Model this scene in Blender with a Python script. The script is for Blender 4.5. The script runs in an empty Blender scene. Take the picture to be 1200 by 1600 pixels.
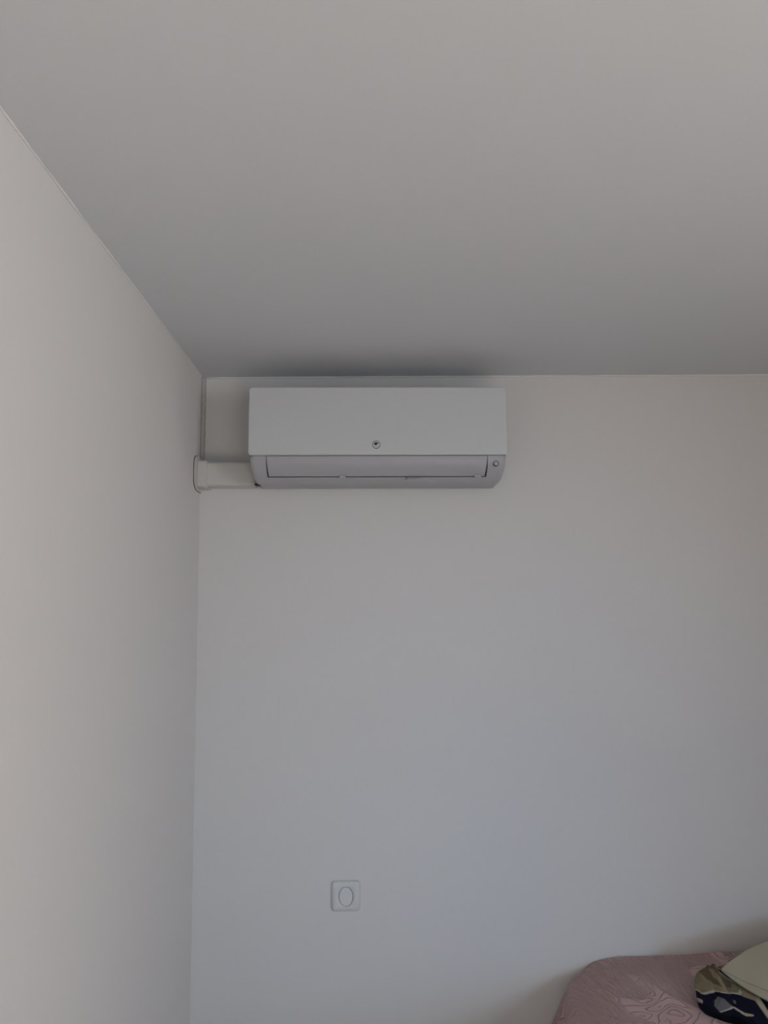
import bpy, bmesh, math, random
from mathutils import Vector, Matrix, noise

random.seed(4)
scene = bpy.context.scene
C = scene.collection
R = math.radians

# ------------------------------------------------------------------ camera
cam_d = bpy.data.cameras.new('camera')
cam = bpy.data.objects.new('camera', cam_d)
C.objects.link(cam)
cam_d.sensor_fit = 'HORIZONTAL'
cam_d.sensor_width = 36.0
cam_d.lens = 1156.0 / 1200.0 * 36.0
cam_d.clip_start = 0.02
yaw, pitch, roll = R(1.07027738), R(7.00896959), R(-0.64915305)
F = Vector((math.sin(yaw) * math.cos(pitch), math.cos(yaw) * math.cos(pitch), math.sin(pitch)))
r0 = Vector((math.cos(yaw), -math.sin(yaw), 0)); u0 = r0.cross(F)
r_ = math.cos(roll) * r0 + math.sin(roll) * u0
u_ = -math.sin(roll) * r0 + math.cos(roll) * u0
m = Matrix((r_, u_, -F)).transposed().to_4x4()
m.translation = Vector((0.52883, -2.28573, 1.78435))
cam.matrix_world = m
scene.camera = cam

# ------------------------------------------------------------------ light
scene.view_settings.view_transform = 'Standard'
scene.view_settings.look = 'None'
scene.view_settings.gamma = 1
scene.view_settings.use_curve_mapping = False
scene.view_settings.exposure = 0.05

world = bpy.data.worlds.new('world'); scene.world = world
world.use_nodes = True
world.node_tree.nodes['Background'].inputs[0].default_value = (0.50, 0.68, 1.0, 1)
world.node_tree.nodes['Background'].inputs[1].default_value = 0.6

# daylight entering by the open glazed door behind the camera
def area(name, loc, target, sx, sy, power, col, spread=180):
    d = bpy.data.lights.new(name, 'AREA'); d.shape = 'RECTANGLE'
    d.size = sx; d.size_y = sy; d.energy = power; d.color = col; d.spread = R(spread)
    o = bpy.data.objects.new(name, d); C.objects.link(o)
    o.location = loc
    o.rotation_euler = (Vector(target) - Vector(loc)).to_track_quat('-Z', 'Y').to_euler()
    return o
area('daylight_door', (1.98, -3.86, 1.05), (0.72, 0, 0.95), 0.6, 0.6, 1.2, (0.34, 0.64, 1.0), 44)
area('left_wall_fill', (3.07, -2.85, 1.80), (0, -2.85, 1.80), 1.3, 0.9, 25, (0.92, 0.95, 1.0), 140)  # fill lamp at an unseen side window, added to brighten the left wall

sun_d = bpy.data.lights.new('sun', 'SUN')
sun_d.energy = 36.0; sun_d.angle = R(0.6); sun_d.color = (1.0, 0.92, 0.80)
sun = bpy.data.objects.new('sun', sun_d); C.objects.link(sun)
sun.rotation_euler = Vector((-0.05, 0.86, -1.0)).to_track_quat('-Z', 'Y').to_euler()

# ------------------------------------------------------------------ materials
def mat(name, col, rough=0.6, spec=0.5, sheen=0.0, bump=None, vary=None, coat=0.0):
    """bump=(scale, strength, detail); vary=(scale, amount)"""
    m = bpy.data.materials.new(name); m.use_nodes = True
    nt = m.node_tree; b = nt.nodes['Principled BSDF']
    b.inputs['Base Color'].default_value = (*col, 1)
    b.inputs['Roughness'].default_value = rough
    b.inputs['Specular IOR Level'].default_value = spec
    b.inputs['Sheen Weight'].default_value = sheen
    b.inputs['Coat Weight'].default_value = coat
    tc = nt.nodes.new('ShaderNodeTexCoord')
    if vary:
        n = nt.nodes.new('ShaderNodeTexNoise'); n.inputs['Scale'].default_value = vary[0]
        n.inputs['Detail'].default_value = 4
        nt.links.new(tc.outputs['Object'], n.inputs['Vector'])
        mx = nt.nodes.new('ShaderNodeMix'); mx.data_type = 'RGBA'
        mx.inputs[6].default_value = (*[c * (1 - vary[1]) for c in col], 1)
        mx.inputs[7].default_value = (*[min(1, c * (1 + vary[1])) for c in col], 1)
        nt.links.new(n.outputs['Fac'], mx.inputs[0])
        nt.links.new(mx.outputs[2], b.inputs['Base Color'])
    if bump:
        n = nt.nodes.new('ShaderNodeTexNoise'); n.inputs['Scale'].default_value = bump[0]
        n.inputs['Detail'].default_value = bump[2]
        nt.links.new(tc.outputs['Object'], n.inputs['Vector'])
        bp = nt.nodes.new('ShaderNodeBump'); bp.inputs['Strength'].default_value = bump[1]
        bp.inputs['Distance'].default_value = 0.002
        nt.links.new(n.outputs['Fac'], bp.inputs['Height'])
        nt.links.new(bp.outputs[0], b.inputs['Normal'])
    return m

def plaster(name, col):
    """painted plaster: roller stipple, faint trowel waves, a few small specks"""
    m = mat(name, col, 0.75, 0.25)
    nt = m.node_tree; N = nt.nodes; L = nt.links; b = N['Principled BSDF']
    tc = N.new('ShaderNodeTexCoord')
    n1 = N.new('ShaderNodeTexNoise'); n1.inputs['Scale'].default_value = 180; n1.inputs['Detail'].default_value = 3
    n2 = N.new('ShaderNodeTexNoise'); n2.inputs['Scale'].default_value = 3.2; n2.inputs['Detail'].default_value = 2
    v = N.new('ShaderNodeTexVoronoi'); v.inputs['Scale'].default_value = 9
    for t in (n1, n2, v): L.new(tc.outputs['Object'], t.inputs['Vector'])
    dot = N.new('ShaderNodeMapRange'); dot.inputs['From Min'].default_value = 0.0; dot.inputs['From Max'].default_value = 0.025
    dot.inputs['To Min'].default_value = 1.0; dot.inputs['To Max'].default_value = 0.0
    L.new(v.outputs['Distance'], dot.inputs['Value'])
    b1 = N.new('ShaderNodeBump'); b1.inputs['Strength'].default_value = 0.10; b1.inputs['Distance'].default_value = 0.001
    b2 = N.new('ShaderNodeBump'); b2.inputs['Strength'].default_value = 0.25; b2.inputs['Distance'].default_value = 0.012
    b3 = N.new('ShaderNodeBump'); b3.inputs['Strength'].default_value = 0.5; b3.inputs['Distance'].default_value = 0.002
    L.new(n1.outputs['Fac'], b1.inputs['Height']); L.new(n2.outputs['Fac'], b2.inputs['Height'])
    L.new(dot.outputs[0], b3.inputs['Height'])
    L.new(b1.outputs[0], b2.inputs['Normal']); L.new(b2.outputs[0], b3.inputs['Normal'])
    L.new(b3.outputs[0], b.inputs['Normal'])
    return m

M_wall = plaster('wall_paint', (0.745, 0.717, 0.685))
M_ceil = plaster('ceiling_paint', (0.66, 0.68, 0.70))
M_low_bounce = plaster('low_bounce_wall', (0.34, 0.32, 0.30))  # for the unseen walls, darkened to cut bounced fill light
M_caulk = mat('caulk', (0.50, 0.48, 0.455), 0.6, bump=(60, 0.6, 3))
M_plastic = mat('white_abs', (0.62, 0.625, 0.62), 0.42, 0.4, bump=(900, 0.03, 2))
M_shaded = mat('white_abs_shaded', (0.46, 0.45, 0.465), 0.42, 0.4)  # same white plastic, darkened to paint in shade on the down-facing lower casing
M_dark = mat('dark_gap', (0.03, 0.03, 0.032), 0.7)
M_ink = mat('black_print', (0.012, 0.012, 0.012), 0.5)
M_grey = mat('grey_print', (0.18, 0.18, 0.18), 0.5)
M_duct = mat('trunking_pvc', (0.64, 0.62, 0.575), 0.5, 0.4)
M_switch = mat('switch_plastic', (0.70, 0.69, 0.675), 0.3, 0.5)
M_frame = mat('door_frame_paint', (0.7, 0.7, 0.7), 0.4)
M_wood = mat('bed_wood', (0.30, 0.18, 0.10), 0.5, vary=(14, 0.2))
M_mattress = mat('mattress_ticking', (0.75, 0.73, 0.70), 0.9, bump=(200, 0.2, 2))

# ------------------------------------------------------------------ mesh helpers
def tag(o, label=None, cat=None, group=None, kind=None):
    if label: o['label'] = label
    if cat: o['category'] = cat
    if group: o['group'] = group
    if kind: o['kind'] = kind
    return o
def obj(name, bm, material, parent=None, smooth=False, keep=None):
    bmesh.ops.recalc_face_normals(bm, faces=bm.faces) if keep is None else None
    me = bpy.data.meshes.new(name); bm.to_mesh(me); bm.free()
    for mm in (material if isinstance(material, (list, tuple)) else [material]): me.materials.append(mm)
    o = bpy.data.objects.new(name, me); C.objects.link(o)
    if parent: o.parent = parent
    if smooth:
        for p in me.polygons: p.use_smooth = True
    return o
def empty(name, loc, label, cat, rot=(0, 0, 0)):
    o = bpy.data.objects.new(name, None); C.objects.link(o); o.location = loc; o.rotation_euler = rot
    o.empty_display_size = 0.05
    return tag(o, label, cat)
def bx(bm, x0, x1, y0, y1, z0, z1):
    v = [bm.verts.new((x, y, z)) for z in (z0, z1) for (x, y) in ((x0, y0), (x1, y0), (x1, y1), (x0, y1))]
    for f in ((3, 2, 1, 0), (4, 5, 6, 7), (0, 1, 5, 4), (1, 2, 6, 5), (2, 3, 7, 6), (3, 0, 4, 7)):
        bm.faces.new([v[i] for i in f])
    return v
def box_bm(*a):
    bm = bmesh.new(); bx(bm, *a); return bm
def bevel(bm, w, seg=3):
    bmesh.ops.bevel(bm, geom=bm.edges[:], offset=w, segments=seg, affect='EDGES', profile=0.5)
    return bm
def loft(bm, rings, close=True, cap=True):
    R_ = [[bm.verts.new(p) for p in r] for r in rings]
    n = len(R_[0])
    for a, b in zip(R_, R_[1:]):
        for i in range(n if close else n - 1):
            j = (i + 1) % n
            bm.faces.new((a[i], a[j], b[j], b[i]))
    if cap:
        bm.faces.new(R_[0][::-1]); bm.faces.new(R_[-1])
    return R_
def rrect(w, h, r, seg=8):
    """rounded rectangle outline centred on 0, counter-clockwise"""
    p = []
    for k, (sx, sy) in enumerate(((1, 1), (-1, 1), (-1, -1), (1, -1))):
        for i in range(seg + 1):
            a = math.pi / 2 * (k + i / seg)
            p.append((sx * (w / 2 - r) + r * math.cos(a), sy * (h / 2 - r) + r * math.sin(a)))
    return p

# ------------------------------------------------------------------ the room
RX, RY, H = 3.1, -3.9, 2.5
def struct(name, bm, m_, parent=None, smooth=False):
    o = obj(name, bm, m_, parent, smooth)
    if not parent: o['kind'] = 'structure'
    return o
struct('wall_back', box_bm(-0.15, RX + .15, 0.0, 0.15, 0.0, H), M_wall)
struct('wall_left', box_bm(-0.15, 0.0, RY, 0.0, 0.0, H), M_wall)
WY0, WY1, WZ0, WZ1 = -3.55, -2.15, 1.3, 2.3
bm = bmesh.new()
bx(bm, RX, RX + .15, RY, WY0, 0, H); bx(bm, RX, RX + .15, WY1, 0, 0, H)
bx(bm, RX, RX + .15, WY0, WY1, 0, WZ0); bx(bm, RX, RX + .15, WY0, WY1, WZ1, H)
struct('wall_right', bm, M_low_bounce)
DX0, DX1, DZ = 1.0, 2.3, 2.15
bm = bmesh.new()
bx(bm, -0.15, DX0, RY - .15, RY, 0, H); bx(bm, DX1, RX + .15, RY - .15, RY, 0, H); bx(bm, DX0, DX1, RY - .15, RY, DZ, H)
struct('wall_rear', bm, M_low_bounce)
struct('ceiling', box_bm(-0.15, RX + .15, RY - .15, 0.15, H, H + .15), M_ceil)
M_floor = mat('floor_boards', (0.42, 0.36, 0.30), 0.5, vary=(6, 0.15))
def planks(m):
    nt = m.node_tree; N = nt.nodes; L = nt.links
    tc = N.new('ShaderNodeTexCoord'); br = N.new('ShaderNodeTexBrick')
    br.inputs['Scale'].default_value = 1.0; br.inputs['Brick Width'].default_value = 1.2; br.inputs['Row Height'].default_value = 0.13
    br.inputs['Mortar Size'].default_value = 0.002
    br.inputs['Color1'].default_value = (0.40, 0.375, 0.35, 1); br.inputs['Color2'].default_value = (0.36, 0.335, 0.31, 1)
    br.inputs['Mortar'].default_value = (0.12, 0.09, 0.07, 1)
    L.new(tc.outputs['Object'], br.inputs['Vector']); L.new(br.outputs['Color'], N['Principled BSDF'].inputs['Base Color'])
planks(M_floor)
struct('floor', box_bm(-0.15, RX + .15, RY - .6, 0.15, -0.1, 0.0), M_floor)
# open doorway frame behind the camera
bm = bmesh.new()
bx(bm, DX0, DX0 + .05, RY - .12, RY - .04, 0, DZ); bx(bm, DX1 - .05, DX1, RY - .12, RY - .04, 0, DZ)
bx(bm, DX0 + .05, DX1 - .05, RY - .12, RY - .04, DZ - .05, DZ)
struct('door_1', bm, M_frame)
bm = bmesh.new()
bx(bm, RX + .05, RX + .11, WY0, WY0 + .05, WZ0, WZ1); bx(bm, RX + .05, RX + .11, WY1 - .05, WY1, WZ0, WZ1)
bx(bm, RX + .05, RX + .11, WY0 + .05, WY1 - .05, WZ1 - .05, WZ1); bx(bm, RX + .05, RX + .11, WY0 + .05, WY1 - .05, WZ0, WZ0 + .05)
bx(bm, RX + .05, RX + .11, (WY0 + WY1) / 2 - .03, (WY0 + WY1) / 2 + .03, WZ0 + .05, WZ1 - .05)
struct('added_window_1', bm, M_frame)  # unseen window, added together with the left wall's fill lamp
# uneven caulk bead in the corner above the trunking, thin paint bead under the ceiling
bm = bmesh.new(); rings = []
for i in range(60):
    z = 2.236 + (2.4995 - 2.236) * i / 59
    w = 0.013 + 0.0022 * noise.noise((0, 0, z * 40)) + 0.0015 * noise.noise((3, 0, z * 110))
    rings.append([(0.0003, -0.0003, z), (0.0003, -w * 0.5, z), (w * 0.35, -w * 0.3, z), (w * 0.7, -w * 0.12, z), (w, -0.0003, z)])
loft(bm, rings); struct('trim_1', bm, M_caulk, smooth=True)
bm = bmesh.new(); rings = []
for i in range(120):
    x = 0.012 + (RX - .02) * i / 119
    w = 0.0048 + 0.0012 * noise.noise((x * 9, 1, 0))
    rings.append([(x, -0.0003, H - .0003), (x, -w, H - .0003), (x, -w * .8, H - w * .7), (x, -0.0003, H - w)])
loft(bm, rings); M_bead = mat('paint_bead', (0.86, 0.84, 0.81), 0.6)
struct('trim_2', bm, M_bead, smooth=True)
bm = bmesh.new(); rings = []
for i in range(160):
    y = -0.014 + (RY + .02) * i / 159
    w = 0.003 + 0.0016 * noise.noise((y * 9, 5, 0)) + 0.001 * noise.noise((y * 40, 5, 0))
    rings.append([(0.0003, y, H - .0003), (w, y, H - .0003), (w * .7, y, H - w * .8), (0.0003, y, H - w)])
loft(bm, rings); struct('trim_3', bm, M_bead, smooth=True)

# ------------------------------------------------------------------ air conditioner
AX = 0.5525
ac = empty('air_conditioner', (AX, 0, 2.135), 'white split air conditioner mounted high on the back wall under the ceiling', 'air conditioner', (0, R(0.34), 0))
hw = 0.3755
# all coordinates below are relative to the empty (z measured up from the underside)
def body_profile():
    """(y, z) outline of the casing: back, top, front, curved lower front, underside"""
    p = [(-0.001, 0.004), (-0.001, 0.268)]
    for i in range(7):
        a = math.pi / 2 * i / 6
        p.append((-0.160 - 0.012 * math.sin(a), 0.256 + 0.012 * math.cos(a)))
    p += [(-0.172, 0.15), (-0.172, 0.076), (-0.183, 0.0715), (-0.184, 0.066)]
    for i in range(1, 11):
        t = i / 10
        p.append((-0.184 + 0.034 * t ** 2.0, 0.066 - 0.046 * t))
    for i in range(1, 8):
        t = i / 7
        p.append((-0.150 + 0.058 * t, 0.020 - 0.019 * math.sin(t * math.pi / 2)))
    p.append((-0.05, 0.0008))
    return p
def inset_profile(d, e=0.0):
    out = []
    for (y, z) in body_profile():
        yy = y if y > -0.01 else y + d
        zz = max(z, 0.0008 + d * 0.9) if z < 0.07 else z - d * 0.5 * (1 if z > 0.2 else 0)
        out.append((yy, zz))
    return out
def slot_profile(depth):
    """the casing outline pushed in where the outlet flap sits"""
    out = []
    for (y, z) in body_profile():
        if 0.018 <= z <= 0.0725 and y < -0.13: out.append((y + depth, z))
        else: out.append((y, z))
    return out
fx0, fx1 = -0.322, 0.3165
rings = []
RC = 0.016
for i in range(7):
    a = math.pi / 2 * i / 6
    x = -hw + 0.003 + RC * (1 - math.cos(a)); d = RC * (1 - math.sin(a))
    rings.append([(x, y, z) for y, z in inset_profile(d)])
rings.append([(fx0 - .0015, y, z) for y, z in body_profile()])
rings.append([(fx0 - .0014, y, z) for y, z in slot_profile(0.014)])
rings.append([(fx1 + .0014, y, z) for y, z in slot_profile(0.014)])
rings.append([(fx1 + .0015, y, z) for y, z in body_profile()])
for i in range(7):
    a = math.pi / 2 * (1 - i / 6)
    x = hw - 0.003 - RC * (1 - math.cos(a)); d = RC * (1 - math.sin(a))
    rings.append([(x, y, z) for y, z in inset_profile(d)])
# taper: the lower corners pull inwards towards the underside
def taper(p):
    x, y, z = p
    if abs(x) > 0.33 and z < 0.072:
        k = (0.072 - z) / 0.072
        x -= math.copysign(0.010 * k ** 1.3 * (abs(x) - 0.33) / 0.045, x)
    return (x, y, z)
rings = [[taper(p) for p in r] for r in rings]
bm = bmesh.new(); loft(bm, rings)
obj('body', bm, M_shaded, ac, smooth=False)
# dark strip further down paints the shade behind the flap
# front panel: thin rounded slab with softly rolled edges
pw, pz0, pz1 = 2 * hw, 0.0735, 0.2755
pts = rrect(pw, pz1 - pz0, 0.010, 6)
zc = (pz0 + pz1) / 2
rings = []
for (ins, y) in ((0.0, -0.1735), (0.0, -0.1835), (0.0006, -0.1855), (0.002, -0.1869), (0.004, -0.1874)):
    sx = (pw - 2 * ins) / pw; sz = ((pz1 - pz0) - 2 * ins) / (pz1 - pz0)
    rings.append([(x * sx, y, zc + z * sz) for x, z in pts])
bm = bmesh.new(); loft(bm, rings)
fp = obj('front_panel', bm, M_plastic, ac)
tag(fp, 'smooth flat white front panel')
# flap: curved strip following the casing, slightly narrower at the bottom
bm = bmesh.new(); rings = []
prof = []
for i in range(13):
    t = i / 12
    z = 0.0705 - 0.0523 * t
    s = (0.066 - z) / 0.046
    y = -0.1848 + 0.034 * max(0, s) ** 2.0
    prof.append((y, z, t))
NX = 24
for k in range(NX + 1):
    q = k / NX
    ring = []
    for (y, z, t) in prof:
        xa = fx0 + 0.0032 * t; xb = fx1 - 0.0040 * t
        ring.append((xa + (xb - xa) * q, y, z))
    for (y, z, t) in prof[::-1]:
        xa = fx0 + 0.0032 * t; xb = fx1 - 0.0040 * t
        ring.append((xa + (xb - xa) * q, y + 0.003, z))
    rings.append(ring)
loft(bm, rings)
fl = obj('air_flap', bm, M_shaded, ac); tag(fl, 'long curved outlet flap')
bm = bmesh.new()
def rec(x):
    f = [(-0.1848 + 0.034 * max(0, (0.066 - z) / 0.046) ** 2.0, z) for z in [0.0715 - 0.0525 * i / 12 for i in range(13)]]
    return [(x, y + .008, z) for y, z in f] + [(x, y + .0095, z) for y, z in f[::-1]]
loft(bm, [rec(fx0 - .001), rec(fx1 + .001)])
obj('outlet_shade', bm, M_dark, ac)  # near-black strip puts the shade of the gap into the slot
# thin dark joint between panel and lower casing
bm = box_bm(-hw + .006, hw - .006, -0.1825, -0.174, 0.0708, 0.0738)
obj('panel_joint', bm, M_grey, ac)
# small hinge pads under the flap
for x in (-0.103, 0.292):
    bm = bevel(box_bm(x - .009, x + .009, -0.158, -0.150, 0.0125, 0.0195), 0.001, 2)
    obj('flap_catch', bm, M_shaded, ac)
# badge: ring, bird-like silhouette, tiny line of print
def disc_bm(cx, cz, r, y0, y1, n=32, sx=1.0, sz=1.0):
    bm = bmesh.new()
    loft(bm, [[(cx + sx * r * math.cos(2 * math.pi * i / n), y, cz + sz * r * math.sin(2 * math.pi * i / n)) for i in range(n)] for y in (y0, y1)])
    return bm
def ring_bm(cx, cz, r0, r1, y0, y1, n=40, sx=1.0, sz=1.0):
    bm = bmesh.new(); R_ = []
    for (r, y) in ((r0, y0), (r0, y1), (r1, y1), (r1, y0)):
        R_.append([bm.verts.new((cx + sx * r * math.cos(2 * math.pi * i / n), y, cz + sz * r * math.sin(2 * math.pi * i / n))) for i in range(n)])
    for k in range(4):
        a, b = R_[k], R_[(k + 1) % 4]
        for i in range(n):
            j = (i + 1) % n; bm.faces.new((a[i], a[j], b[j], b[i]))
    return bm
def prism(bm, pts, y0, y1):
    loft(bm, [[(x, y, z) for x, z in pts] for y in (y0, y1)])
lx, lz = 0.5475 - AX, 2.2385 - 2.135
bd = obj('badge', disc_bm(lx, lz, 0.0112, -0.1872, -0.1878), M_plastic, ac); tag(bd, 'small round badge with a dark ring and black emblem')
obj('badge_ring', ring_bm(lx, lz, 0.0102, 0.0118, -0.1872, -0.1882), M_dark, bd)
bm = bmesh.new()
sil = [(-6.0, 1.6), (-5.4, 3.6), (-3.6, 5.2), (-1.2, 5.7), (1.6, 5.3), (3.6, 4.6), (6.0, 3.4), (6.6, 2.7), (4.6, 2.4), (2.9, 1.9), (2.2, 0.8), (1.4, -0.6), (-0.2, -1.7), (-2.2, -1.9), (-3.8, -0.9), (-5.2, -0.2)]
prism(bm, [(lx + a * .00112, lz + b * .00115 + .0004) for a, b in sil], -0.1874, -0.1883)
obj('emblem', bm, M_ink, bd)
bm = bmesh.new()
for i, (a, w, h) in enumerate(((-5.2, 1.1, 1.5), (-3.7, .6, 1.2), (-2.6, 1.2, 1.2), (-1.0, 1.4, 1.1), (.8, 1.2, 1.2), (2.4, .5, 1.7), (3.4, .9, 1.2), (4.7, 1.0, 1.4))):
    prism(bm, [(lx + a * .001, lz - .0060), (lx + (a + w) * .001, lz - .0060), (lx + (a + w) * .001, lz - .0060 + h * .001), (lx + a * .001, lz - .0060 + h * .001)], -0.1874, -0.1881)
obj('badge_lettering', bm, M_grey, bd)
# receiver button on the right cheek
bx0, bz0 = 0.894 - AX - .0002, 2.1835 - 2.135
bt = obj('receiver_button', disc_bm(bx0, bz0, 0.0066, -0.176, -0.1835), M_shaded, ac); tag(bt, 'small round receiver window in a dark ring')
obj('button_ring', ring_bm(bx0, bz0, 0.0062, 0.0080, -0.176, -0.1838), M_dark, bt)
# faint print on the lower lip
bm = bmesh.new()
for (a, b, w, h) in ((0, 3, 9, 1.0), (1.5, .5, 8, .9), (3, -1.8, 6, 1.0), (-1, -2.6, 4, .8), (14, 0, 3, .9), (19, -.3, 1.4, 1.6), (22, -.6, 4, .9), (28, -1, 1.4, 1.5), (31, -.2, 5, .8), (39, .4, 6, .7)):
    x = 0.0785 + a * .001; z = 0.0115 + b * .001
    prism(bm, [(x, z), (x + w * .001, z), (x + w * .001, z + h * .001), (x, z + h * .001)], -0.149, -0.1400 - .0015)
o = obj('lip_print', bm, M_grey, ac); tag(o, 'tiny faint grey print under the flap')

# ------------------------------------------------------------------ trunking
# straight trunking run from the corner to the unit: rounded D section
def dsec(yf, z0, z1, r, n=6):
    p = [(-0.0008, z0), (-0.0008, z1)]
    for i in range(n + 1):
        a = math.pi / 2 * i / n
        p.append((-(yf - r) - r * math.sin(a), z1 - r + r * math.cos(a)))
    for i in range(n + 1):
        a = math.pi / 2 * i / n
        p.append((-(yf - r) - r * math.cos(a), z0 + r - r * math.sin(a)))
    return p
duct = empty('cable_trunking', (0.1, 0, 2.135), 'short cream plastic pipe trunking running from the wall corner to the air conditioner', 'trunking')
def place(bm, parent):
    for v in bm.verts: v.co -= parent.location
    return bm
bm = bmesh.new(); s = dsec(0.060, 2.1435, 2.2175, 0.010)
loft(bm, [[(x, y, z) for y, z in s] for x in (0.034, 0.1765)])
obj('cover', place(bm, duct), M_duct, duct)
bm = bmesh.new(); s = dsec(0.0660, 2.1385, 2.2215, 0.010)
s2 = dsec(0.0610, 2.1425, 2.2185, 0.011)
loft(bm, [[(x, y, z) for y, z in ss] for x, ss in ((0.006, s), (0.0325, s), (0.0345, s2))])
o = obj('sleeve', place(bm, duct), M_duct, duct); tag(o, 'slightly larger end sleeve in the corner')
# collar plate on the left wall: rounded towards the room
bm = bmesh.new()
zc, hh, yy = 2.1835, 0.0535, 0.0915
pl = [(-0.001, zc + hh), (-0.045, zc + hh)]
for i in range(1, 13):
    a = math.pi / 2 * i / 12
    pl.append((-0.045 - (yy - .045) * math.sin(a) ** 1.0, zc + hh * (0.45 + 0.55 * math.cos(a))))
for i in range(12, -1, -1):
    a = math.pi / 2 * i / 12
    pl.append((-0.045 - (yy - .045) * math.sin(a), zc - hh * (0.45 + 0.55 * math.cos(a))))
pl += [(-0.001, zc - hh)]
loft(bm, [[(0.0005, y, z) for y, z in pl], [(0.0040, y, z) for y, z in pl],
          [(0.0055, -0.001 + (y + .001) * .975, zc + (z - zc) * .97) for y, z in pl]])
o = obj('collar', place(bm, duct), M_duct, duct); tag(o, 'rounded collar plate against the left wall')
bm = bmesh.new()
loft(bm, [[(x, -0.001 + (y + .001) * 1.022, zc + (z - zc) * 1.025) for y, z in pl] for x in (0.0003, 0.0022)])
obj('collar_gap', place(bm, duct), mat('collar_dark_rim', (0.10, 0.085, 0.07), 0.8), duct)  # dark plate that shows as a thin rim round the collar
# black rubber grommet where the pipes enter
bm = bevel(box_bm(0.1848, 0.2010, -0.100, -0.075, 2.1375, 2.1425), 0.001, 2)
gr = obj('rubber_seal', place(bm, duct), M_dark, duct)

# ------------------------------------------------------------------ light switch
sw = empty('light_switch', (0.4475, 0, 0.937), 'square white light switch with an oval rocker on the back wall', 'light switch')
sx, sz = 0.082, 0.083
def rr_ring(hx, hz, r, y, n=72):
    out = []
    for i in range(n):
        a = 2 * math.pi * i / n; c, q = math.cos(a), math.sin(a); lo, hi = 0.0, 0.1
        for _ in range(30):
            t = (lo + hi) / 2
            dx, dz = abs(t * c) - (hx - r), abs(t * q) - (hz - r)
            d = math.hypot(max(dx, 0), max(dz, 0)) + min(max(dx, dz), 0) - r
            if d < 0: lo = t
            else: hi = t
        out.append((lo * c, y, lo * q))
    return out
rings = []
for (ins, y) in ((0.0, -0.0005), (0.0, -0.005), (0.0012, -0.0075), (0.0045, -0.0095), (0.010, -0.0108)):
    rings.append(rr_ring(sx / 2 - ins, sz / 2 - ins, 0.0085 - ins * .4, y))
# plate front has an oval well
NP = 72
def oval(rx, rz, y, n=NP):
    return [(rx * math.cos(2 * math.pi * i / n), y, rz * math.sin(2 * math.pi * i / n)) for i in range(n)]
OR, OZ = 0.0212, 0.0275
rings += [oval(OR + .0012, OZ + .0012, -0.0112), oval(OR, OZ, -0.0100), oval(OR, OZ, -0.0040)]
bm = bmesh.new(); loft(bm, rings); pltm = obj('cover_plate', bm, M_switch, sw)
for p in pltm.data.polygons: p.use_smooth = len(p.vertices) == 4
bm = bmesh.new()
ov = lambda k, y, tilt: [(x * k, yy + tilt * z * k, z * k) for x, yy, z in oval(OR - .0014, OZ - .0014, y)]
loft(bm, [ov(1, -0.0042, 0), ov(1, -0.0104, 0.03), ov(.96, -0.0114, .035), ov(.85, -0.0119, .04)])
obj('rocker', bm, M_switch, sw)
bm = bmesh.new(); loft(bm, [oval(OR - .0001, OZ - .0001, -0.0041), oval(OR - .0001, OZ - .0001, -0.0065)])
obj('rocker_gap', bm, M_grey, sw)

# ------------------------------------------------------------------ bed
BX0, BX1, BY, BZ = 1.075, 2.46, -2.02, 0.735
bed = empty('bed', (1.75, -1.0, 0), 'double bed against the back wall hidden beneath the pink bedspread', 'bed')
o = obj('mattress', place(bevel(box_bm(BX0 + .02, BX1 - .02, BY + .03, -0.025, 0.47, BZ - .02), 0.035, 4), bed), M_mattress, bed)
o = obj('bed_base', place(bevel(box_bm(BX0 + .03, BX1 - .03, BY + .04, -0.03, 0.22, 0.465), 0.01, 2), bed), M_wood, bed)
for x in (BX0 + .08, BX1 - .08):
    for y in (BY + .1, -0.1):
        bm = bmesh.new()
        loft(bm, [[(x + r * math.cos(i * math.pi / 8), y + r * math.sin(i * math.pi / 8), z) for i in range(16)] for r, z in ((.022, 0), (.03, .2195))])
        obj('leg', place(bm, bed), M_wood, bed)

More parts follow.
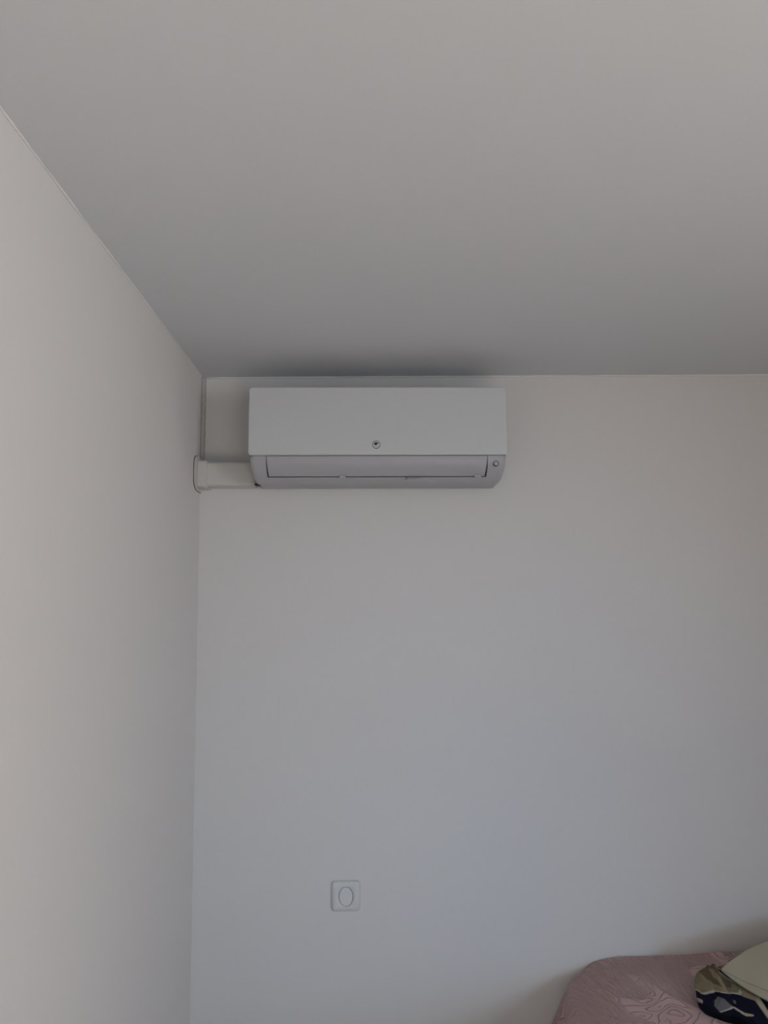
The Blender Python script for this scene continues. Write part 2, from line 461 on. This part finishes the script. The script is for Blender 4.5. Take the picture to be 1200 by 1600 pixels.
def spread_mat():
    m = bpy.data.materials.new('pink_matelasse'); m.use_nodes = True
    nt = m.node_tree; N = nt.nodes; L = nt.links; b = N['Principled BSDF']
    b.inputs['Roughness'].default_value = 0.85; b.inputs['Specular IOR Level'].default_value = 0.15
    b.inputs['Sheen Weight'].default_value = 0.15
    tc = N.new('ShaderNodeTexCoord')
    def math_(op, a, bb=None, clamp=False):
        n = N.new('ShaderNodeMath'); n.operation = op; n.use_clamp = clamp
        for i, q in enumerate((a, bb)):
            if q is None: continue
            if isinstance(q, (int, float)): n.inputs[i].default_value = q
            else: L.new(q, n.inputs[i])
        return n.outputs[0]
    # fine diagonal ribs
    mp = N.new('ShaderNodeMapping'); mp.inputs['Rotation'].default_value = (0, 0, R(-16))
    L.new(tc.outputs['Object'], mp.inputs['Vector'])
    w = N.new('ShaderNodeTexWave'); w.inputs['Scale'].default_value = 50; w.inputs['Distortion'].default_value = 0.15
    w.inputs['Detail Scale'].default_value = 3
    L.new(mp.outputs[0], w.inputs['Vector'])
    # embossed petals and scrolls: contour lines of warped noise
    n1 = N.new('ShaderNodeTexNoise'); n1.inputs['Scale'].default_value = 8.5; n1.inputs['Detail'].default_value = 0.5; n1.inputs['Distortion'].default_value = 1.2
    L.new(tc.outputs['Object'], n1.inputs['Vector'])
    c1 = math_('PINGPONG', math_('MULTIPLY', n1.outputs['Fac'], 9.0), 0.5)
    line = math_('SUBTRACT', 1.0, math_('MULTIPLY', c1, 7.0, True), True)
    v = N.new('ShaderNodeTexVoronoi'); v.feature = 'SMOOTH_F1'; v.inputs['Scale'].default_value = 24
    L.new(tc.outputs['Object'], v.inputs['Vector'])
    # areas: ribs outside the motif, plain cloth inside
    n2 = N.new('ShaderNodeTexNoise'); n2.inputs['Scale'].default_value = 5.0; n2.inputs['Detail'].default_value = 1.0; n2.inputs['Distortion'].default_value = 0.8
    L.new(tc.outputs['Object'], n2.inputs['Vector'])
    msk = N.new('ShaderNodeMapRange'); msk.inputs['From Min'].default_value = 0.47; msk.inputs['From Max'].default_value = 0.50
    L.new(n2.outputs['Fac'], msk.inputs['Value'])
    rib = math_('MULTIPLY', w.outputs['Fac'], msk.outputs[0])
    inv = math_('SUBTRACT', 1.0, msk.outputs[0])
    motif = math_('MULTIPLY', inv, math_('ADD', math_('MULTIPLY', line, -0.75), math_('MULTIPLY', v.outputs['Distance'], 0.9)))
    h = math_('ADD', math_('ADD', math_('MULTIPLY', rib, 0.45), motif), math_('MULTIPLY', inv, 0.9))
    bp = N.new('ShaderNodeBump'); bp.inputs['Strength'].default_value = 1.0; bp.inputs['Distance'].default_value = 0.005
    L.new(h, bp.inputs['Height']); L.new(bp.outputs[0], b.inputs['Normal'])
    mx = N.new('ShaderNodeMix'); mx.data_type = 'RGBA'
    mx.inputs[6].default_value = (0.50, 0.335, 0.325, 1); mx.inputs[7].default_value = (0.56, 0.385, 0.37, 1)
    L.new(math_('MULTIPLY', h, 0.8, True), mx.inputs[0]); L.new(mx.outputs[2], b.inputs['Base Color'])
    return m
M_pink = spread_mat()
# perimeter of the bed in plan, from the wall down the left side, round the foot, back up the right side
per = []
def seg(a, b, n):
    for i in range(n): per.append((a[0] + (b[0] - a[0]) * i / n, a[1] + (b[1] - a[1]) * i / n))
def arc(cx, cy, r, a0, a1, n):
    for i in range(n): 
        a = R(a0 + (a1 - a0) * i / n); per.append((cx + r * math.cos(a), cy + r * math.sin(a)))
rc = 0.07
arc(BX0 + .085, -0.092, .085, 90, 180, 16)
seg((BX0, -0.092), (BX0, BY + rc), 150)
arc(BX0 + rc, BY + rc, rc, 180, 270, 14)
seg((BX0 + rc, BY), (BX1 - rc, BY), 90)
arc(BX1 - rc, BY + rc, rc, 270, 360, 14)
seg((BX1, BY + rc), (BX1, -0.052), 150)
arc(BX1 - .045, -0.052, .045, 0, 90, 10); per.append((BX1 - .045, -0.007))
n = len(per)
nor = []
for i in range(n):
    a = Vector(per[max(0, i - 1)]); b_ = Vector(per[min(n - 1, i + 1)]); t = (b_ - a).normalized()
    nor.append(Vector((-abs(t.y) if per[i][0] < 1.7 else abs(t.y), 0)) if False else Vector((t.y, -t.x)))
S = [0.0]
for i in range(1, n): S.append(S[-1] + (Vector(per[i]) - Vector(per[i - 1])).length)
def topz(x, y):
    z = BZ + 0.012 * noise.noise((x * 3.1, y * 3.1, 0)) + 0.005 * noise.noise((x * 11, y * 11, 2))
    k = max(0.0, 1 + y / 0.45)                       # gentle rise at the pillow end
    z += (0.014 + 0.022 * min(1, max(0, (x - BX0) / 0.45))) * k * k
    k2 = math.exp(-((y + 0.03) / 0.03) ** 2)
    e = min(1.0, max(0.0, (BX0 + 0.17 - x) / 0.12))
    return z - 0.004 * k2 - 0.030 * e * e * max(0.0, 1 + y / 0.3)
bm = bmesh.new(); rows = []
levels = [0.10, 0.14, 0.18, 0.22, 0.26, 0.30, 0.34, 0.38, 0.42, 0.46, 0.50, 0.54, 0.57, 0.60, 0.625, 0.65, 0.67, 0.685]
for z in levels:
    d = 0.69 - z; row = []
    for i in range(n):
        s = S[i]
        fold = 0.5 + 0.5 * math.sin(s * 2 * math.pi / 0.19 + 1.7 * math.sin(s * 3.1) + 0.4)
        fold = fold ** 1.6
        out = 0.012 + 0.085 * d * 1.3 + (0.055 * min(1, d / 0.30)) * fold
        zz = z
        e = min(s, S[-1] - s)
        out += 0.06 * math.exp(-((e - 0.05) / 0.035) ** 2) * min(1.4, d / 0.10)
        p = Vector(per[i]) + nor[i] * out
        if p.y > -0.004: p.y = -0.004
        row.append(bm.verts.new((p.x, p.y, zz)))
    rows.append(row)
for k in range(1, 8):                                   # rolled shoulder
    a = math.pi / 2 * k / 7; row = []
    for i in range(n):
        p = Vector(per[i]) + nor[i] * (0.012 - 0.075 * (1 - math.cos(a)))
        if per[i][1] > -0.1: p.y = per[i][1]
        p.y = min(p.y, -0.004)
        tz = topz(p.x, p.y)
        row.append(bm.verts.new((p.x, p.y, 0.69 + (tz - 0.69) * math.sin(a))))
    rows.append(row)
NI = 44
for k in range(1, NI + 1):                              # top, drawn in to the middle line
    q = k / NI; row = []
    for i in range(n):
        p = Vector(per[i]) + nor[i] * (0.012 - 0.075)
        if per[i][1] > -0.1: p.y = per[i][1]
        c = Vector((1.7525, min(-0.004, max(BY + 0.7, p.y))))
        w = p.lerp(c, q); w.y = min(w.y, -0.004)
        row.append(bm.verts.new((w.x, w.y, topz(w.x, w.y))))
    rows.append(row)
for a, b_ in zip(rows, rows[1:]):
    for i in range(n - 1): bm.faces.new((a[i], a[i + 1], b_[i + 1], b_[i]))
bmesh.ops.remove_doubles(bm, verts=bm.verts[:], dist=0.0004)
sp = obj('bedspread', bm, M_pink, smooth=True)
tag(sp, 'dusty pink embossed bedspread draped over the bed at lower right', 'bedspread')

# ------------------------------------------------------------------ clothes on the bed
def fabric(name, col, rough=0.9, scale=1400):
    return mat(name, col, rough, 0.15, sheen=0.1, bump=(scale, 0.25, 1))
M_khaki = fabric('khaki_cotton', (0.47, 0.43, 0.325))
M_seam = fabric('khaki_thread', (0.33, 0.295, 0.215))

def attr_mat():
    m = bpy.data.materials.new('printed_cotton'); m.use_nodes = True
    nt = m.node_tree; N = nt.nodes; L = nt.links; b = N['Principled BSDF']
    b.inputs['Roughness'].default_value = 0.9; b.inputs['Specular IOR Level'].default_value = 0.1
    at = N.new('ShaderNodeAttribute'); at.attribute_name = 'print'
    L.new(at.outputs['Color'], b.inputs['Base Color'])
    return m
M_print = attr_mat()
TAN = (0.27, 0.215, 0.135); BROWN = (0.13, 0.10, 0.065); OLIVE = (0.20, 0.185, 0.12); CREAM = (0.42, 0.385, 0.29)
NAVY = (0.008, 0.009, 0.022); BLACK = (0.006, 0.006, 0.007); GREY = (0.14, 0.135, 0.14)
def inside(p, poly):
    x, y = p; c = False; j = len(poly) - 1
    for i in range(len(poly)):
        xi, yi = poly[i]; xj, yj = poly[j]
        if (yi > y) != (yj > y) and x < (xj - xi) * (y - yi) / (yj - yi) + xi: c = not c
        j = i
    return c
# coordinates: hundredths of the drawn swatch, 0..1200 across and down, mapped to metres by SW
PRINT = [
 (TAN,   [(230, 720), (290, 600), (360, 545), (420, 560), (420, 700), (560, 830), (330, 800), (290, 840)]),
 (BROWN, [(400, 640), (430, 520), (500, 430), (600, 400), (760, 560), (760, 640), (700, 820), (560, 800), (440, 730)]),
 (OLIVE, [(560, 560), (700, 600), (770, 700), (730, 830), (600, 800), (560, 700)]),
 (TAN,   [(480, 600), (520, 600), (545, 820), (510, 815)]),
 (CREAM, [(240, 740), (262, 750), (310, 835), (420, 800), (560, 825), (700, 830), (740, 800), (745, 830), (700, 860), (420, 825), (300, 870), (250, 790)]),
 (NAVY,  [(225, 770), (240, 735), (300, 845), (330, 850), (440, 818), (560, 830), (700, 850), (735, 870), (820, 900), (830, 1300), (700, 1300), (400, 1200), (300, 1120), (250, 960), (220, 840)]),
 (CREAM, [(215, 830), (235, 870), (275, 900), (262, 935), (225, 890)]),
 (GREY,  [(380, 900), (440, 860), (480, 880), (525, 940), (500, 970), (400, 1005), (360, 950)]),
 (CREAM, [(400, 1003), (500, 965), (525, 950), (560, 950), (620, 1000), (710, 1015), (700, 1028), (620, 1030), (545, 965), (410, 1012)]),
 (TAN,   [(660, 590), (780, 640), (760, 620), (900, 760), (1200, 900), (1200, 1400), (850, 1400), (830, 1100), (820, 900), (740, 860), (760, 740)]),
 (NAVY,  [(640, 620), (770, 640), (790, 760), (740, 740), (690, 690)]),
 (CREAM, [(620, 620), (650, 640), (700, 700), (770, 745), (760, 760), (690, 715), (640, 660)]),
 (CREAM, [(830, 760), (900, 760), (890, 900), (880, 1000), (900, 1100), (960, 1250), (900, 1250), (850, 1130), (830, 950), (850, 860)]),
 (BLACK, [(780, 660), (860, 720), (840, 800), (800, 780)]),
 (NAVY,  [(920, 760), (990, 800), (950, 900), (935, 1020), (960, 1150), (1000, 1280), (960, 1280), (900, 1100), (885, 1000), (895, 880)]),
 (CREAM, [(990, 800), (1005, 815), (965, 910), (950, 1020), (975, 1150), (1015, 1280), (1000, 1280), (958, 1150), (935, 1020), (950, 905)]),
 (BROWN, [(1020, 820), (1100, 870), (1130, 950), (1200, 1060), (1200, 1120), (1120, 1010), (1060, 900)]),
 (BLACK, [(1000, 1160), (1050, 1075), (1110, 1060), (1200, 1110), (1200, 1160), (1110, 1110), (1070, 1120), (1040, 1200), (1060, 1300), (1010, 1300)]),
 (BLACK, [(1110, 1160), (1200, 1150), (1200, 1300), (1090, 1300)]),
 (OLIVE, [(300, 640), (350, 600), (400, 640), (390, 720), (330, 760), (290, 730)]), (BROWN, [(560, 700), (640, 690), (700, 740), (660, 790), (590, 780)]), (BLACK, [(280, 600), (300, 560), (340, 545), (300, 600), (280, 650)]),
 (GREY, [(560, 880), (620, 900), (600, 930), (560, 915)]), (BLACK, [(300, 1000), (380, 1030), (560, 1050), (700, 1130), (700, 1300), (300, 1300)]),
 (BLACK, [(530, 520), (560, 545), (550, 560), (525, 545)]), (BLACK, [(560, 640), (600, 630), (610, 655), (575, 660)]),
]
# the swatch plane leans back against the heap
PO = Vector((1.345, -0.30, 0.700)); PXV = Vector((0.9998, -0.0173, 0.0)); PZV = Vector((0.0, -0.33, 0.944)).normalized()
PPX = 0.000216   # metres per swatch unit

def swatch(p):
    d = p - PO
    # foreshortening-free oblique coordinates along the slope of the cloth
    return (170 + d.dot(PXV) / PPX, 1240 - d.dot(VIEWUP) / PPX)
VIEWUP = Vector((0.0, 0.36, 0.933))

# patterned garment: crumpled heap. base outline in plan (world metres), counter-clockwise
def smooth_closed(pts, n):
    out = []; k = len(pts)
    for i in range(n):
        t = i / n * k; j = int(t); f = t - j
        p0, p1, p2, p3 = [Vector(pts[(j + q) % k]) for q in (-1, 0, 1, 2)]
        out.append(0.5 * ((2 * p1) + (p2 - p0) * f + (2 * p0 - 5 * p1 + 4 * p2 - p3) * f * f + (3 * p1 - p0 - 3 * p2 + p3) * f ** 3))
    return out
base = [(1.372, -0.225), (1.367, -0.262), (1.374, -0.283), (1.400, -0.303), (1.434, -0.324), (1.47, -0.40), (1.53, -0.50), (1.66, -0.52), (1.78, -0.44), (1.80, -0.28), (1.70, -0.16), (1.56, -0.12), (1.47, -0.13), (1.40, -0.165)]
NA, NR = 640, 240
bo = smooth_closed(base, NA)
cen = Vector((1.55, -0.30))
bm = bmesh.new(); rows = []
def heap_h(p, q):
    """height over the bed at plan point p; q = 0 at rim, 1 at centre"""
    x, y = p
    h = 0.056 * (1 - (1 - min(1, q * 2.6)) ** 2.4) ** 0.62
    h += 0.012 * q
    k = min(1, q * 5)
    h += k * 0.009 * math.sin((x * 0.9 + y * 0.35) * 75 + 3 * noise.noise((x * 9, y * 9, 0)))
    h += k * 0.009 * noise.noise((x * 26, y * 26, 1)) + k * 0.005 * abs(noise.noise((x * 60, y * 60, 4)))
    h += 0.026 * math.exp(-((x - 1.428) ** 2 + (y + 0.205) ** 2) / 0.028 ** 2) * k
    h += 0.010 * math.exp(-((x - 1.392) ** 2 + (y + 0.245) ** 2) / 0.020 ** 2) * k
    # two long creases running down the front
    for cx, sl, dp, wd in ((1.405, 0.25, 0.012, 0.006), (1.452, -0.20, 0.014, 0.007), (1.500, 0.15, 0.012, 0.008), (1.535, -0.3, 0.010, 0.007)):
        h -= k * dp * math.exp(-((x - cx - sl * (y + 0.27)) / wd) ** 2)
    return max(h, 0.0)
for k in range(NR + 1):
    q = k / NR; q = q ** 1.25; row = []
    for i in range(NA):
        p = bo[i].lerp(cen, q)
        z = topz(p.x, p.y) + 0.0015 + heap_h((p.x, p.y), q)
        if p.x > 1.43:
            cap = 0.807 + 0.153 * (p.x - 1.451) + 0.194 * (p.y + 0.2) - 0.012
            if z > cap: z = max(cap, topz(p.x, p.y) + 0.0015)
        d = (bo[i] - cen).normalized()
        bulge = 0.012 * math.sin(min(1, q * 8) * math.pi)      # rim tucks under
        row.append(bm.verts.new((p.x + d.x * bulge, p.y + d.y * bulge, z)))
    rows.append(row)
for a, b_ in zip(rows, rows[1:]):
    for i in range(NA):
        j = (i + 1) % NA; bm.faces.new((a[i], a[j], b_[j], b_[i]))
bm.faces.new(rows[0][::-1])
bmesh.ops.remove_doubles(bm, verts=bm.verts[:], dist=0.00002)
g = obj('patterned_garment', bm, M_print, smooth=True)
tag(g, 'crumpled brown, cream and navy patterned garment lying on the pink bedspread', 'clothing')
ca = g.data.color_attributes.new('print', 'FLOAT_COLOR', 'POINT')
for i, v in enumerate(g.data.vertices):
    s = swatch(v.co); c = OLIVE
    for col, poly in PRINT:
        if inside(s, poly): c = col
    ca.data[i].color = (*c, 1)

# khaki trousers leg, folded flat and laid over the heap with its hem towards the left
lower = [Vector(p) for p in ((1.450, -0.205, 0.805), (1.468, -0.25, 0.798), (1.510, -0.33, 0.791), (1.575, -0.43, 0.782), (1.68, -0.53, 0.778), (1.84, -0.66, 0.780))]
upper = [Vector(p) for p in ((1.453, -0.196, 0.809), (1.510, -0.170, 0.826), (1.590, -0.140, 0.844), (1.70, -0.12, 0.862), (1.84, -0.14, 0.855), (2.03, -0.26, 0.80))]
def crm(P, t):
    k = len(P) - 1; t = t * k; j = min(int(t), k - 1); f = t - j
    p0 = P[max(j - 1, 0)]; p1 = P[j]; p2 = P[j + 1]; p3 = P[min(j + 2, k)]
    return 0.5 * ((2 * p1) + (p2 - p0) * f + (2 * p0 - 5 * p1 + 4 * p2 - p3) * f * f + (3 * p1 - p0 - 3 * p2 + p3) * f ** 3)
bm = bmesh.new(); NU, NV = 110, 60
def kp(u, v):
    a = crm(lower, u); b_ = crm(upper, u); p = a.lerp(b_, v)
    w = (b_ - a).length
    p = p + Vector((0.1, -0.35, 0.93)) * (0.03 * w * math.sin(math.pi * v) ** 0.8)
    p.z += 0.004 * noise.noise((p.x * 14, p.y * 14, 3)) + 0.0045 * math.sin(math.pi * v) * noise.noise((p.x * 30, p.y * 12, 7))
    return p
top = [[bm.verts.new(kp(i / NU, j / NV)) for j in range(NV + 1)] for i in range(NU + 1)]
for i in range(NU):
    for j in range(NV):
        bm.faces.new((top[i][j], top[i][j + 1], top[i + 1][j + 1], top[i + 1][j]))
k = obj('khaki_trousers', bm, M_khaki, smooth=True)
tag(k, 'plain khaki trousers folded over the patterned garment on the bed', 'clothing')
so = k.modifiers.new('thickness', 'SOLIDIFY'); so.thickness = 0.006; so.offset = -1
# hem stitching along the near edge
bm = bmesh.new(); rings = []
for i in range(90):
    u = 0.02 + 0.9 * i / 89
    p = kp(u, 0.10 + 0.05 * (1 - u)); p2 = kp(u, 0.115 + 0.05 * (1 - u))
    up = Vector((0, -0.3, 0.95)) * 0.0008
    rings.append([tuple(p - up), tuple(p + up), tuple(p2 + up), tuple(p2 - up)])
loft(bm, rings); obj('hem_stitching', bm, M_seam, k)
